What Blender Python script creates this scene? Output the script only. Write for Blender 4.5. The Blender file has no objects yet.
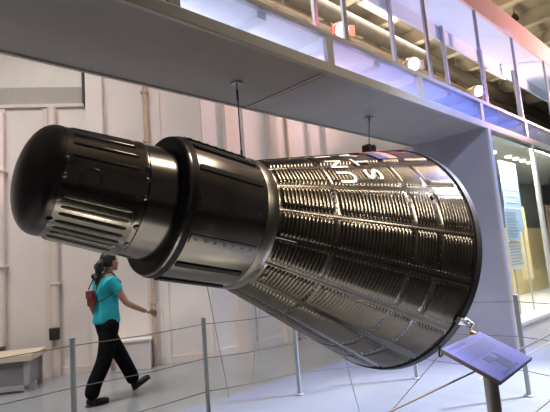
import bpy, bmesh, math, random
from mathutils import Vector, Matrix
random.seed(7)
S = bpy.context.scene
COL = S.collection
PI = math.pi
def R(a): return math.radians(a)

# ------------------------------------------------------------------ camera
RX = Vector((0.716, -0.693, -0.078)); RY = Vector((-0.033, -0.146, 0.989)); RZ = Vector((0.697, 0.706, 0.127))
RZ.normalize(); RX = (RX - RZ * RX.dot(RZ)).normalized(); RY = RX.cross(-RZ) * -1
if RY.z < 0: RY = -RY
CAM = Vector((0, 0, 1.288)); FPX = 482.9
cd = bpy.data.cameras.new('camera'); cam = bpy.data.objects.new('camera', cd); COL.objects.link(cam)
m3 = Matrix((RX, RY, -RZ)).transposed()
cam.matrix_world = Matrix.Translation(CAM) @ m3.to_4x4()
cd.sensor_fit = 'HORIZONTAL'; cd.sensor_width = 36; cd.lens = FPX / 550 * 36; cd.clip_start = 0.05; cd.clip_end = 200
S.camera = cam
def ray(x, y): return (RX * (x - 275) + RY * (206 - y) + RZ * FPX).normalized()
def onz(x, y, z): d = ray(x, y); return CAM + d * ((z - CAM.z) / d.z)
def ony(x, y, Y): d = ray(x, y); return CAM + d * ((Y - CAM.y) / d.y)

# ------------------------------------------------------------------ materials
MATS = {}
def mat(name, col, rough=0.5, metal=0.0, noise=0.0, nscale=6.0, bump=0.0, spec=0.5, emit=None, estr=0.0, rvar=0.0, coat=0.0):
    m = bpy.data.materials.new(name); m.use_nodes = True
    nt = m.node_tree; b = nt.nodes['Principled BSDF']
    b.inputs['Roughness'].default_value = rough; b.inputs['Metallic'].default_value = metal
    b.inputs['Specular IOR Level'].default_value = spec
    b.inputs['Coat Weight'].default_value = coat; b.inputs['Coat Roughness'].default_value = 0.12
    tc = nt.nodes.new('ShaderNodeTexCoord')
    nz = nt.nodes.new('ShaderNodeTexNoise'); nz.inputs['Scale'].default_value = nscale; nz.inputs['Detail'].default_value = 5
    nt.links.new(tc.outputs['Object'], nz.inputs['Vector'])
    cr = nt.nodes.new('ShaderNodeValToRGB')
    cr.color_ramp.elements[0].position = 0.3; cr.color_ramp.elements[1].position = 0.7
    cr.color_ramp.elements[0].color = tuple(c * (1 - noise) for c in col) + (1,)
    cr.color_ramp.elements[1].color = tuple(min(1, c * (1 + noise)) for c in col) + (1,)
    nt.links.new(nz.outputs['Fac'], cr.inputs['Fac']); nt.links.new(cr.outputs['Color'], b.inputs['Base Color'])
    if rvar:
        mr = nt.nodes.new('ShaderNodeMapRange'); mr.inputs['To Min'].default_value = rough - rvar; mr.inputs['To Max'].default_value = rough + rvar
        nt.links.new(nz.outputs['Fac'], mr.inputs['Value']); nt.links.new(mr.outputs['Result'], b.inputs['Roughness'])
    if bump:
        bp = nt.nodes.new('ShaderNodeBump'); bp.inputs['Strength'].default_value = bump; bp.inputs['Distance'].default_value = 0.01
        nt.links.new(nz.outputs['Fac'], bp.inputs['Height']); nt.links.new(bp.outputs['Normal'], b.inputs['Normal'])
    if emit:
        b.inputs['Emission Color'].default_value = emit + (1,); b.inputs['Emission Strength'].default_value = estr
    MATS[name] = m
    return m
def glassmat(name, tint, haze=0.0, hazecol=(1, 1, 1), gloss=0.1):
    m = bpy.data.materials.new(name); m.use_nodes = True; nt = m.node_tree
    for n in list(nt.nodes): nt.nodes.remove(n)
    out = nt.nodes.new('ShaderNodeOutputMaterial')
    tr = nt.nodes.new('ShaderNodeBsdfTransparent'); tr.inputs[0].default_value = tint + (1,)
    gl = nt.nodes.new('ShaderNodeBsdfGlossy'); gl.inputs['Roughness'].default_value = 0.04
    df = nt.nodes.new('ShaderNodeBsdfTranslucent'); df.inputs[0].default_value = hazecol + (1,)
    d2 = nt.nodes.new('ShaderNodeBsdfDiffuse'); d2.inputs[0].default_value = hazecol + (1,)
    lw = nt.nodes.new('ShaderNodeLayerWeight'); lw.inputs['Blend'].default_value = 0.5
    pw = nt.nodes.new('ShaderNodeMath'); pw.operation = 'POWER'; pw.inputs[1].default_value = 4.0
    nt.links.new(lw.outputs['Facing'], pw.inputs[0])
    fr = nt.nodes.new('ShaderNodeMath'); fr.operation = 'MULTIPLY_ADD'; fr.inputs[1].default_value = 0.35; fr.inputs[2].default_value = 0.02
    nt.links.new(pw.outputs[0], fr.inputs[0])
    mh = nt.nodes.new('ShaderNodeMixShader'); mh.inputs[0].default_value = 0.5
    nt.links.new(df.outputs[0], mh.inputs[1]); nt.links.new(d2.outputs[0], mh.inputs[2])
    m1 = nt.nodes.new('ShaderNodeMixShader'); m1.inputs[0].default_value = haze
    nt.links.new(tr.outputs[0], m1.inputs[1]); nt.links.new(mh.outputs[0], m1.inputs[2])
    m2 = nt.nodes.new('ShaderNodeMixShader')
    nt.links.new(fr.outputs[0], m2.inputs[0]); nt.links.new(m1.outputs[0], m2.inputs[1]); nt.links.new(gl.outputs[0], m2.inputs[2])
    nt.links.new(m2.outputs[0], out.inputs[0])
    MATS[name] = m; return m

mat('floor_paint', (0.29, 0.315, 0.34), 0.2, noise=0.06, nscale=1.3, rvar=0.06)
mat('carpet_dark', (0.03, 0.03, 0.034), 0.9, noise=0.2, nscale=40)
mat('floor_line', (0.42, 0.38, 0.33), 0.5)
mat('wall_paint', (0.76, 0.70, 0.665), 0.55, noise=0.03, nscale=2.0)
mat('wall_paint_right', (0.70, 0.68, 0.70), 0.55, noise=0.03, nscale=2.0)
mat('pilaster_paint', (0.72, 0.64, 0.58), 0.5, noise=0.03)
mat('pipe_tan', (0.52, 0.40, 0.29), 0.5, noise=0.05)
mat('pipe_white', (0.78, 0.74, 0.70), 0.4, noise=0.03)
mat('housing_paint', (0.70, 0.66, 0.60), 0.5, noise=0.04)
mat('dark_rubber', (0.03, 0.03, 0.033), 0.5, noise=0.1)
mat('underside_panel', (0.44, 0.41, 0.385), 0.55, noise=0.05, nscale=3)
mat('alu_frame', (0.56, 0.53, 0.48), 0.42, metal=0.3, noise=0.03)
mat('case_side', (0.50, 0.50, 0.57), 0.36, metal=0.35, noise=0.05, nscale=2.5, rvar=0.06)
mat('deck_white', (0.80, 0.79, 0.80), 0.5, noise=0.02)
mat('post_blue_grey', (0.40, 0.42, 0.50), 0.4, metal=0.4, noise=0.04)
mat('soffit_white', (0.70, 0.78, 0.90), 0.5, noise=0.02)
mat('fascia_pink', (0.78, 0.56, 0.54), 0.5, noise=0.03)
mat('ceiling_paint', (0.50, 0.45, 0.33), 0.7, noise=0.12, nscale=1.2)
mat('beam_paint', (0.66, 0.60, 0.46), 0.6, noise=0.06)
mat('duct_dark', (0.10, 0.085, 0.06), 0.6, noise=0.2)
mat('shingle_black', (0.15, 0.13, 0.104), 0.25, metal=1.0, noise=0.14, nscale=9, rvar=0.04)
mat('capsule_black', (0.21, 0.185, 0.16), 0.19, metal=1.0, noise=0.12, nscale=5, rvar=0.05, coat=0.15)
mat('capsule_dark', (0.016, 0.015, 0.015), 0.5, metal=0.0, noise=0.15, nscale=8, spec=0.2)
mat('nose_black', (0.08, 0.07, 0.066), 0.30, metal=0.9, noise=0.12, nscale=6, rvar=0.04)
mat('ring_bronze', (0.22, 0.20, 0.165), 0.33, metal=1.0, noise=0.08)
mat('bolt_metal', (0.16, 0.145, 0.125), 0.3, metal=0.9)
mat('letter_white', (0.86, 0.86, 0.84), 0.4, noise=0.04, nscale=20)
mat('flag_red', (0.62, 0.08, 0.05), 0.4, noise=0.05)
mat('flag_blue', (0.10, 0.13, 0.36), 0.4, noise=0.05)
mat('steel', (0.62, 0.62, 0.62), 0.3, metal=0.9, noise=0.04)
mat('cable_dark', (0.10, 0.09, 0.08), 0.5, metal=0.5)
mat('wire_grey', (0.30, 0.26, 0.22), 0.5, metal=0.3)
mat('rope_wire', (0.16, 0.155, 0.15), 0.5, metal=0.2)
mat('stanchion_paint', (0.44, 0.48, 0.47), 0.4, metal=0.2, noise=0.03)
mat('sign_face', (0.15, 0.19, 0.86), 0.4, noise=0.03)
mat('sign_ink', (0.11, 0.14, 0.66), 0.45)
mat('sign_picture', (0.07, 0.11, 0.48), 0.45, noise=0.25, nscale=30)
mat('sign_edge', (0.10, 0.09, 0.10), 0.5)
mat('sign_post', (0.55, 0.53, 0.53), 0.35, metal=0.4, noise=0.04)
mat('brass', (0.75, 0.50, 0.16), 0.35, metal=0.8)
mat('case_frame', (0.66, 0.62, 0.56), 0.4, metal=0.2, noise=0.02)
mat('case_base', (0.74, 0.70, 0.66), 0.45, noise=0.02)
mat('case_back', (0.80, 0.64, 0.34), 0.6, noise=0.05)
mat('case_inside_grey', (0.42, 0.44, 0.42), 0.6, noise=0.05)
mat('panel_blue', (0.48, 0.66, 0.82), 0.5, noise=0.05, nscale=10)
mat('paper', (0.88, 0.86, 0.78), 0.6, noise=0.02)
mat('card_tan', (0.80, 0.62, 0.30), 0.6, noise=0.04)
mat('ink_grey', (0.42, 0.42, 0.42), 0.6)
mat('brown', (0.30, 0.19, 0.12), 0.6, noise=0.2)
mat('bench_top', (0.68, 0.58, 0.44), 0.45, noise=0.06)
mat('bench_frame', (0.42, 0.41, 0.41), 0.5, noise=0.04)
mat('bench_panel', (0.24, 0.24, 0.26), 0.4, noise=0.06)
mat('lens_pink', (1, 0.7, 0.9), 0.4, emit=(1.0, 0.30, 0.62), estr=3.0)
mat('lens_white', (1, 1, 1), 0.4, emit=(0.9, 0.92, 1.0), estr=9)
mat('lamp_shell', (0.55, 0.38, 0.24), 0.4, metal=0.4)
mat('downlight', (1, 1, 1), 0.4, emit=(1, 0.95, 0.85), estr=10)
mat('tube_white', (1, 1, 1), 0.4, emit=(1, 0.93, 0.80), estr=5)
mat('skin', (0.42, 0.22, 0.15), 0.5, noise=0.05, nscale=12)
mat('shirt_teal', (0.012, 0.42, 0.50), 0.75, noise=0.10, nscale=14, bump=0.2)
mat('trouser_black', (0.006, 0.006, 0.007), 0.9, noise=0.2, nscale=12, spec=0.1)
mat('hair_black', (0.014, 0.010, 0.009), 0.55, noise=0.3, nscale=30, bump=0.5)
mat('shoe_black', (0.012, 0.011, 0.011), 0.45)
mat('bag_red', (0.16, 0.016, 0.02), 0.6, noise=0.1)
mat('strap_black', (0.02, 0.02, 0.02), 0.6)
mat('eye_white', (0.8, 0.78, 0.75), 0.3)
mat('lip', (0.40, 0.14, 0.12), 0.5)
glassmat('pane_frosted', (0.92, 0.93, 1.0), haze=0.15, hazecol=(0.86, 0.86, 0.95))
glassmat('pane_clear', (0.93, 0.96, 0.95), haze=0.0)

# ------------------------------------------------------------------ mesh helpers
def box(bm, lo, hi, M=None):
    lo = Vector(lo); hi = Vector(hi)
    r = bmesh.ops.create_cube(bm, size=1)['verts']
    for v in r:
        v.co = Vector(((lo.x + hi.x) / 2 + v.co.x * (hi.x - lo.x), (lo.y + hi.y) / 2 + v.co.y * (hi.y - lo.y), (lo.z + hi.z) / 2 + v.co.z * (hi.z - lo.z)))
        if M is not None: v.co = M @ v.co
    return r
def tube(bm, pts, rad, n=10, caps=True):
    pts = [Vector(p) for p in pts]
    rings = []
    prev = None
    for i, p in enumerate(pts):
        a = pts[max(0, i - 1)]; b = pts[min(len(pts) - 1, i + 1)]
        d = (b - a).normalized()
        if prev is None:
            u = d.cross(Vector((0, 0, 1)))
            if u.length < 1e-3: u = d.cross(Vector((1, 0, 0)))
            u.normalize()
        else:
            u = (prev - d * prev.dot(d)).normalized()
        prev = u; w = d.cross(u)
        r = rad[i] if isinstance(rad, (list, tuple)) else rad
        rings.append([bm.verts.new(p + (u * math.cos(2 * PI * k / n) + w * math.sin(2 * PI * k / n)) * r) for k in range(n)])
    for i in range(len(rings) - 1):
        for k in range(n):
            bm.faces.new((rings[i][k], rings[i][(k + 1) % n], rings[i + 1][(k + 1) % n], rings[i + 1][k]))
    if caps:
        bm.faces.new(rings[0][::-1]); bm.faces.new(rings[-1])
def lathe(bm, o, axis, prof, n=48, ref=None):
    """prof: list of (s, r) along axis from o"""
    o = Vector(o); axis = Vector(axis).normalized()
    u = Vector(ref) if ref is not None else axis.cross(Vector((1, 0, 0)) if abs(axis.x) < 0.9 else Vector((0, 1, 0)))
    u = (u - axis * u.dot(axis)).normalized(); w = axis.cross(u)
    rings = []
    for s, r in prof:
        if r < 1e-6: rings.append([bm.verts.new(o + axis * s)])
        else: rings.append([bm.verts.new(o + axis * s + (u * math.cos(2 * PI * k / n) + w * math.sin(2 * PI * k / n)) * r) for k in range(n)])
    for a, b in zip(rings, rings[1:]):
        if len(a) == 1 and len(b) == 1: continue
        for k in range(n):
            k2 = (k + 1) % n
            if len(a) == 1: bm.faces.new((a[0], b[k2], b[k]))
            elif len(b) == 1: bm.faces.new((a[k], a[k2], b[0]))
            else: bm.faces.new((a[k], a[k2], b[k2], b[k]))
def root_loc(p):
    v = Vector((0, 0, 0))
    while p is not None: v = v + p.location; p = p.parent
    return v
def obj(name, bm, m, parent=None, smooth=False, bevel=0.0, loc=None, angle=40):
    """world-space bmesh -> one mesh object (under parent when given)"""
    bmesh.ops.recalc_face_normals(bm, faces=bm.faces)
    off = root_loc(parent) if parent else (Vector(loc) if loc is not None else Vector((0, 0, 0)))
    if off.length: bmesh.ops.translate(bm, verts=bm.verts, vec=-off)
    me = bpy.data.meshes.new(name); bm.to_mesh(me); bm.free()
    me.materials.append(MATS[m] if isinstance(m, str) else m)
    o = bpy.data.objects.new(name, me); COL.objects.link(o)
    if parent: o.parent = parent
    elif loc is not None: o.location = loc
    if smooth:
        for p in me.polygons: p.use_smooth = True
        if angle < 180:
            try: me.set_sharp_from_angle(angle=R(angle))
            except Exception: pass
    if bevel:
        b = o.modifiers.new('bevel', 'BEVEL'); b.width = bevel; b.segments = 2; b.limit_method = 'ANGLE'
    return o
def tag(o, label, cat, group=None):
    o['label'] = label; o['category'] = cat
    if group: o['group'] = group
    return o
def thing(name, label, cat, loc, group=None):
    o = bpy.data.objects.new(name, None); COL.objects.link(o); o.location = Vector(loc); o.empty_display_size = 0.2
    return tag(o, label, cat, group)
def struct(name, bm, m, **k):
    o = obj(name, bm, m, **k); o['kind'] = 'structure'; return o
def B(): return bmesh.new()
def bx(lo, hi, M=None):
    b = B(); box(b, lo, hi, M); return b
def tb(pts, r, n=10):
    b = B(); tube(b, pts, r, n); return b
def text_bm(body, size=1.0):
    cu = bpy.data.curves.new('txt', 'FONT'); cu.body = body; cu.size = size; cu.align_x = 'CENTER'; cu.align_y = 'CENTER'; cu.resolution_u = 3; cu.offset = .018
    o = bpy.data.objects.new('txt', cu); COL.objects.link(o)
    dg = bpy.context.evaluated_depsgraph_get(); dg.update()
    me = bpy.data.meshes.new_from_object(o.evaluated_get(dg)); b = B(); b.from_mesh(me)
    bpy.data.objects.remove(o); bpy.data.meshes.remove(me); bpy.data.curves.remove(cu)
    return b

# ------------------------------------------------------------------ the room
struct('floor', bx((-8, 1.1, -0.1), (30, 16, 0)), 'floor_paint')
struct('floor', bx((-8, -7, -0.1), (30, 1.1, 0)), 'carpet_dark')
CZ = 6.6
struct('ceiling', bx((-8, -7, CZ), (30, 16, CZ + 0.1)), 'ceiling_paint')
WA = Vector((2.06, 7.88, 0)); WD = Vector((2.49, -1.72, 0)).normalized(); WN = Vector((WD.y, -WD.x, 0))   # WN points to the camera
if WN.dot(-WA) < 0: WN = -WN
def wl(t, out, z): return WA + WD * t + WN * out + Vector((0, 0, z))
def wbox(bm, t0, t1, o0, o1, z0, z1):
    vs = [bm.verts.new(wl(t, o, z)) for z in (z0, z1) for (t, o) in ((t0, o0), (t1, o0), (t1, o1), (t0, o1))]
    for f in ((0, 1, 2, 3), (7, 6, 5, 4), (0, 4, 5, 1), (1, 5, 6, 2), (2, 6, 7, 3), (3, 7, 4, 0)): bm.faces.new([vs[i] for i in f])
WCORNER = 3.026
b = B(); wbox(b, -7.0, WCORNER, -0.15, 0, 0, CZ); struct('wall_left', b, 'wall_paint')
struct('wall_back', bx((4.56, 6.16, 0), (30, 6.31, CZ)), 'wall_paint_right')
struct('wall_right', bx((29.9, -7, 0), (30.05, 6.3, CZ)), 'wall_paint_right')
# panel battens and plinths of the two walls
def wtrim(name, t0, t1, out, z0, z1, m='pilaster_paint'):
    b = B(); wbox(b, t0, t1, 0.0, out, z0, z1); return struct(name, b, m)
wtrim('trim_1', -0.02, 0.10, 0.05, 0, 3.99)
wtrim('trim_2', 0.62, 0.70, 0.03, 0, 3.99)
wtrim('trim_3', 1.28, 1.52, 0.14, 0, 6.5, 'wall_paint')
wtrim('trim_4', 2.30, 2.38, 0.03, 0, 6.5, 'wall_paint')
wtrim('trim_5', 0.26, 0.29, 0.01, 4.45, 6.5)
wtrim('baseboard_left', -3, WCORNER - .02, 0.015, 0, 0.10, 'pilaster_paint')
struct('baseboard_back', bx((4.58, 6.13, 0), (14, 6.16, 0.12)), 'wall_paint_right')
for i, (x0, x1, dy) in enumerate(((4.98, 5.20, 0.10), (5.42, 5.50, 0.04), (6.00, 6.18, 0.12), (6.50, 6.95, 0.05), (7.10, 7.16, 0.03), (7.6, 7.9, 0.1))):
    struct('trim_%d' % (6 + i), bx((x0, 6.16 - dy, 0), (x1, 6.16, 6.4)), 'wall_paint_right' if i % 2 else 'pilaster_paint')
# floor joint near the display case
struct('trim_12', bx((5.0, 2.28, 0.0), (9.0, 2.31, 0.003)), 'floor_line')

# shutter housing high on the left wall
b = B()
secs = []
for t in (-3.0, 1.235):
    secs.append([b.verts.new(wl(t, o, z)) for o, z in ((0.004, 4.06), (0.13, 4.29), (0.13, 5.2), (0.004, 5.2))])
for k in range(4): b.faces.new((secs[0][k], secs[0][(k + 1) % 4], secs[1][(k + 1) % 4], secs[1][k]))
b.faces.new(secs[0][::-1]); b.faces.new(secs[1])
hs = thing('shutter_housing', 'long cream sheet metal housing with sloped underside high on left wall', 'housing', wl(0, 0.1, 4.1))
obj('casing', b, 'housing_paint', hs)
b = B(); wbox(b, 1.235, 1.262, 0.004, 0.145, 4.04, 4.78); obj('end_cap', b, 'dark_rubber', hs)
b = B(); wbox(b, -3.0, 1.235, 0.0, 0.04, 4.01, 4.06); obj('lower_lip', b, 'pilaster_paint', hs)

# pipes on the walls
def pipe(px_t, out, z0, z1, r, m, label, clamps=()):
    p = thing('wall_pipe', label, 'pipe', wl(px_t, out, z0))
    obj('tube', tb([wl(px_t, out, z0), wl(px_t, out, z1)], r, 14), m, p, smooth=True)
    for z in clamps:
        b = B(); wbox(b, px_t - r - .02, px_t + r + .02, 0.0, out + r + 0.008, z, z + 0.03); obj('clamp', b, m, p)
pipe(0.77, 0.07, 0, 3.98, 0.062, 'pilaster_paint', 'cream square-clamped pipe running from floor up behind the black box', (1.3, 2.6))
pipe(2.16, 0.06, 0, 6.5, 0.035, 'pipe_tan', 'thin tan pipe running up the wall behind the walking person', (0.9, 2.2, 3.4, 4.2))
pipe(0.02, 0.10, 0.50, 3.9, 0.085, 'pipe_white', 'fat white pipe at the far left ending above the low bench', (1.6, 3.0))
def bpipe(x, z1, r, m, label, z0=0.0):
    p = thing('wall_pipe', label, 'pipe', (x, 6.02, z0))
    obj('tube', tb([(x, 6.02, z0), (x, 6.02, z1)], r, 12), m, p, smooth=True)
    for z in (z0 + .5, (z0 + z1) / 2, z1 - .3):
        obj('clamp', bx((x - r - .015, 6.02 - r - .006, z), (x + r + .015, 6.16, z + .03)), m, p)
bpipe(6.40, 6.4, 0.03, 'pipe_tan', 'slim pipe on the back wall seen above the cone beside the cable')
# black socket box on the pipe
sb = thing('junction_box', 'small black electrical box on the cream pipe', 'box', wl(0.77, 0.14, 0.56))
b = B(); wbox(b, 0.71, 0.85, 0.134, 0.20, 0.52, 0.69); obj('housing', b, 'dark_rubber', sb, bevel=0.01)
b = B(); wbox(b, 0.73, 0.83, 0.20, 0.21, 0.55, 0.66); obj('cover', b, 'strap_black', sb)
# low white box against the wall behind the person
lb = thing('low_cabinet', 'low white box cabinet standing against wall behind the walking person', 'cabinet', wl(1.95, 0.15, 0))
b = B(); wbox(b, 1.62, 2.10, 0.016, 0.30, 0, 0.40); obj('body', b, 'wall_paint', lb, bevel=0.01)
b = B(); wbox(b, 1.60, 2.12, 0.016, 0.32, 0.40, 0.425); obj('lid', b, 'pipe_white', lb)

# low bench/case at the far left
bl = thing('low_bench', 'low grey bench with pale wooden top at the far left against wall', 'bench', wl(-0.4, 0.6, 0))
T1 = 0.72
b = B(); wbox(b, -2.0, T1, 0.35, 1.0, 0.38, 0.46); obj('top', b, 'bench_top', bl, bevel=0.008)
b = B(); wbox(b, -2.0, T1 - .07, 0.41, 0.955, 0.07, 0.38); obj('panel', b, 'bench_panel', bl)
for t in (-1.95, T1 - 0.10):
    for o in (0.38, 0.91):
        b = B(); wbox(b, t, t + 0.06, o, o + 0.06, 0, 0.38); obj('leg', b, 'bench_frame', bl)
b = B(); wbox(b, -1.95, T1 - .04, 0.93, 0.97, 0.03, 0.09); obj('rail', b, 'bench_frame', bl)

# ------------------------------------------------------------------ ceiling steelwork beyond the walkway
def cthing(name, bm, m, label, cat, group=None):
    o = obj(name, bm, m); return tag(o, label, cat, group)
for i, x in enumerate((3.2, 4.6, 6.0, 7.4, 8.8, 10.2, 11.6, 13.0, 14.4, 16.0, 18.0)):
    b = B(); box(b, (x - .02, 2.0, 6.28), (x + .02, 6.15, 6.6)); box(b, (x - .09, 2.0, 6.25), (x + .09, 6.15, 6.28))
    cthing('ceiling_joist', b, 'beam_paint', 'cream steel ceiling joist running away above the walkway', 'joist', 'cream joists under the hangar ceiling')
for y, z, r, m, lab in ((3.5, 6.02, 0.045, 'beam_paint', 'long cream pipe nearest the walkway under the hangar ceiling'),
                        (4.2, 6.10, 0.06, 'beam_paint', 'long cream pipe along the middle of the hangar ceiling'),
                        (5.2, 6.00, 0.16, 'duct_dark', 'dark ventilation duct running along the hangar ceiling'),
                        (5.75, 6.12, 0.05, 'pipe_tan', 'tan pipe nearest the back wall under the hangar ceiling')):
    p = thing('ceiling_pipe' if r < .1 else 'ceiling_duct', lab, 'pipe' if r < .1 else 'duct', (2, y, z))
    obj('tube', tb([(1.5, y, z), (24, y, z)], r, 14), m, p, smooth=True)
    for x in range(3, 22, 3):
        obj('hanger', tb([(x + .3, y, z + r * .9), (x + .3, y, 6.6)], 0.012, 6), 'beam_paint', p)
for i, (x, y) in enumerate(((5.3, 4.7), (8.1, 4.8), (11.0, 4.6), (13.8, 4.7))):
    t = thing('ceiling_light', 'warm fluorescent fitting hung between cream ceiling joists', 'lamp', (x, y, 6.2), 'fluorescent fittings under the hangar ceiling')
    obj('housing', bx((x - .6, y - .12, 6.2), (x + .6, y + .12, 6.26)), 'pipe_white', t)
    obj('tube', tb([(x - .56, y, 6.18), (x + .56, y, 6.18)], 0.025, 8), 'tube_white', t)
    for s in (-.5, .5): obj('rod', tb([(x + s, y, 6.26), (x + s, y, 6.6)], .01, 6), 'beam_paint', t)
pd = thing('pendant_lamp', 'small dark lamp hanging from ceiling at upper right corner', 'lamp', ony(515, 20, 3.3))
pl = pd.location
obj('shade', (lambda b: (lathe(b, pl, (0, 0, 1), [(0, .09), (.10, .07), (.16, .02), (.17, 0)], 20), b)[1])(B()), 'duct_dark', pd, smooth=True)
obj('cord', tb([pl + Vector((0, 0, .16)), (pl.x, pl.y, CZ)], .008, 6), 'duct_dark', pd)

# ------------------------------------------------------------------ elevated walkway
Y0, Y1, ZU = 2.504, 3.64, 2.96
X0, X1 = -1.6, 6.622
wk = thing('elevated_walkway', 'elevated walkway with grey metal underside and glazed fascia crossing the hall', 'walkway', (3, 3.07, ZU))
SEAMS = [0.0, 3.29, 6.60]
XE = 14.5
b = B()
box(b, (X0, Y0 + .012, ZU + .012), (3.275, Y1 - .02, ZU + .03)); obj('underside_panel', b, 'underside_panel', wk)
b = B(); box(b, (3.305, Y0 + .012, ZU + .012), (X1, Y1 - .02, ZU + .03)); obj('underside_panel', b, 'underside_panel', wk)
b = B(); box(b, (3.25, Y0 + .01, ZU), (3.275, Y1 - .02, ZU + .012)); box(b, (3.305, Y0 + .01, ZU), (3.33, Y1 - .02, ZU + .012)); box(b, (3.275, Y0 + .02, ZU + .006), (3.305, Y1 - .03, ZU + .02)); obj('seam_strip', b, 'alu_frame', wk)
obj('rear_edge', bx((X0, Y1 - .03, ZU - .005), (X1, Y1, ZU + .42)), 'alu_frame', wk)
obj('deck', bx((X0, Y0 + .052, 3.345), (XE, Y1 - .032, 3.37)), 'deck_white', wk)
obj('bottom_rail', bx((X0, Y0 - .012, ZU - .012), (XE, Y0 + .03, 3.044)), 'alu_frame', wk, bevel=.005)
obj('top_rail', bx((X0, Y0 - .012, 3.298), (XE, Y0 + .05, 3.345)), 'alu_frame', wk, bevel=.005)
MX = [-1.55, 0.08, 1.69, 3.31, 4.92, 6.56, 8.28, 9.9, 11.5, 13.1, 14.45]
for x in MX:
    obj('mullion', bx((x - .045, Y0 - .01, 3.044), (x + .045, Y0 + .035, 3.298)), 'alu_frame', wk)
for a, c in zip(MX, MX[1:]):
    obj('glass_pane', bx((a + .045, Y0 + .008, 3.044), (c - .045, Y0 + .014, 3.298)), 'pane_frosted', wk)
for x in (0.9, 1.75, 2.55, 3.40, 4.15, 4.95, 5.75, 6.5, 7.3, 8.2, 9.1):
    obj('joist', bx((x - .05, Y0 + .06, 3.25), (x + .05, Y1 - .062, 3.345)), 'deck_white', wk)
obj('inner_skirt', bx((X0, Y1 - .06, ZU + .03), (XE, Y1 - .032, 3.345)), 'deck_white', wk)

# canopy above the walkway and its posts
cn = thing('canopy', 'white soffit canopy with pink lit front fascia above the walkway', 'canopy', (8, 2.8, 4.73))
obj('soffit', bx((2.0, Y0 + .03, 4.73), (16, 3.07, 4.78)), 'soffit_white', cn)
obj('front_fascia', bx((2.0, Y0 - .01, 4.73), (16, Y0 + .03, 5.12)), 'fascia_pink', cn)
obj('rear_lip', bx((2.0, 3.07, 4.51), (16, 3.10, 4.78)), 'soffit_white', cn)
for k, x in enumerate((3.60, 5.23, 6.79, 8.23, 9.83, 11.4)):
    names = ('first', 'second', 'third', 'fourth', 'fifth', 'sixth')[k]
    p = thing('canopy_post', 'slim grey-blue front post, %s from the left, holding the canopy edge' % names, 'post', (x, Y0 + .02, 3.345), 'front posts of the canopy')
    obj('shaft', bx((x - .028, Y0 - .005, 3.357), (x + .028, Y0 + .028, 4.729)), 'post_blue_grey', p, bevel=.006)
    obj('foot', bx((x - .05, Y0 - .01, 3.346), (x + .05, Y0 + .045, 3.357)), 'post_blue_grey', p)
for k, x in enumerate((3.82, 5.37, 6.84, 8.26, 9.8)):
    names = ('first', 'second', 'third', 'fourth', 'fifth')[k]
    p = thing('canopy_post', 'slim grey-blue rear post, %s from the left, behind the front posts' % names, 'post', (x, 3.04, 3.37), 'rear posts of the canopy')
    obj('shaft', bx((x - .026, 3.015, 3.382), (x + .026, 3.065, 4.729)), 'post_blue_grey', p, bevel=.006)
    obj('foot', bx((x - .05, 2.99, 3.37), (x + .05, 3.08, 3.382)), 'post_blue_grey', p)

# stage lamps standing on the deck behind the rail
def stage_lamp(px, py, Y, lens, lab):
    c = ony(px, py, Y)
    t = thing('spotlight', lab, 'lamp', (c.x, c.y, 3.37), 'small spotlights on the walkway rail')
    ax = Vector((-0.45, -0.75, -0.35)).normalized()
    b = B(); lathe(b, c, -ax, [(0, .085), (.02, .09), (.10, .085), (.18, .05), (.24, .04), (.24, 0)], 24); obj('housing', b, 'lamp_shell', t, smooth=True)
    b = B(); lathe(b, c, ax, [(0.0, .078), (.025, .055), (.035, 0)], 24); obj('lens', b, lens, t, smooth=True)
    side = ax.cross(Vector((0, 0, 1))).normalized()
    b = B()
    q = c - ax * .10
    zz = 3.37
    tube(b, [q + side * .088, q + side * .12, Vector((q.x, q.y, zz + .02)) + side * .12, Vector((q.x, q.y, zz + .02)) - side * .12, q - side * .12, q - side * .088], .012, 8)
    obj('yoke', b, 'lamp_shell', t)
    for s in (-1, 1):
        b = B(); a = side * s; up = Vector((0, 0, 1)); d = c + a * .10
        box(b, (-.045, -.004, -.06), (.045, .004, .06), Matrix.Translation(d) @ Matrix.Rotation(s * .5, 4, 'Z')); obj('barn_door', b, 'lamp_shell', t)
    obj('foot', bx((q.x - .06, q.y - .06, zz), (q.x + .06, q.y + .06, zz + .02)), 'lamp_shell', t)
    return c
L1 = stage_lamp(342, 30, 2.80, 'lens_pink', 'small spotlight with pink glow above the first glass pane join')
L2 = stage_lamp(414, 64, 2.80, 'lens_white', 'small white glowing spotlight in the middle of the walkway rail')
L3 = stage_lamp(479, 91, 2.80, 'lens_white', 'small white glowing spotlight at the corner above the display case')

# ------------------------------------------------------------------ display case on the right
dc = thing('display_case', 'tall glazed display case with brushed metal end panel right of the capsule', 'display case', (9.5, 3.1, 0))
CX0, CX1, CYB = 6.625, 14.0, 4.2
obj('end_panel', bx((CX0, Y0 + .005, 0), (CX0 + .03, CYB, ZU + .012)), 'case_side', dc)
obj('corner_post', bx((CX0 - .006, Y0 - .03, 0), (CX0 + .085, Y0 + .005, 2.95)), 'case_frame', dc, bevel=.006)
obj('base', bx((CX0 + .085, Y0 - .03, 0), (CX1, CYB - .001, 0.28)), 'case_base', dc)
obj('sill', bx((CX0 + .085, Y0 - .06, 0.28), (CX1, Y0 + .25, 0.33)), 'case_base', dc, bevel=.008)
obj('back_panel', bx((CX0 + .03, CYB - .03, 0.28), (CX1, CYB, 2.95)), 'case_inside_grey', dc)
obj('case_ceiling', bx((CX0 + .03, Y0 + .03, 2.90), (CX1, CYB - .03, 2.95)), 'case_inside_grey', dc)
obj('inner_floor', bx((CX0 + .03, Y0 + .05, 0.28), (CX1, CYB - .03, 0.315)), 'case_base', dc)
cm = (8.42, 10.3, 12.1, 13.94)
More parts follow.
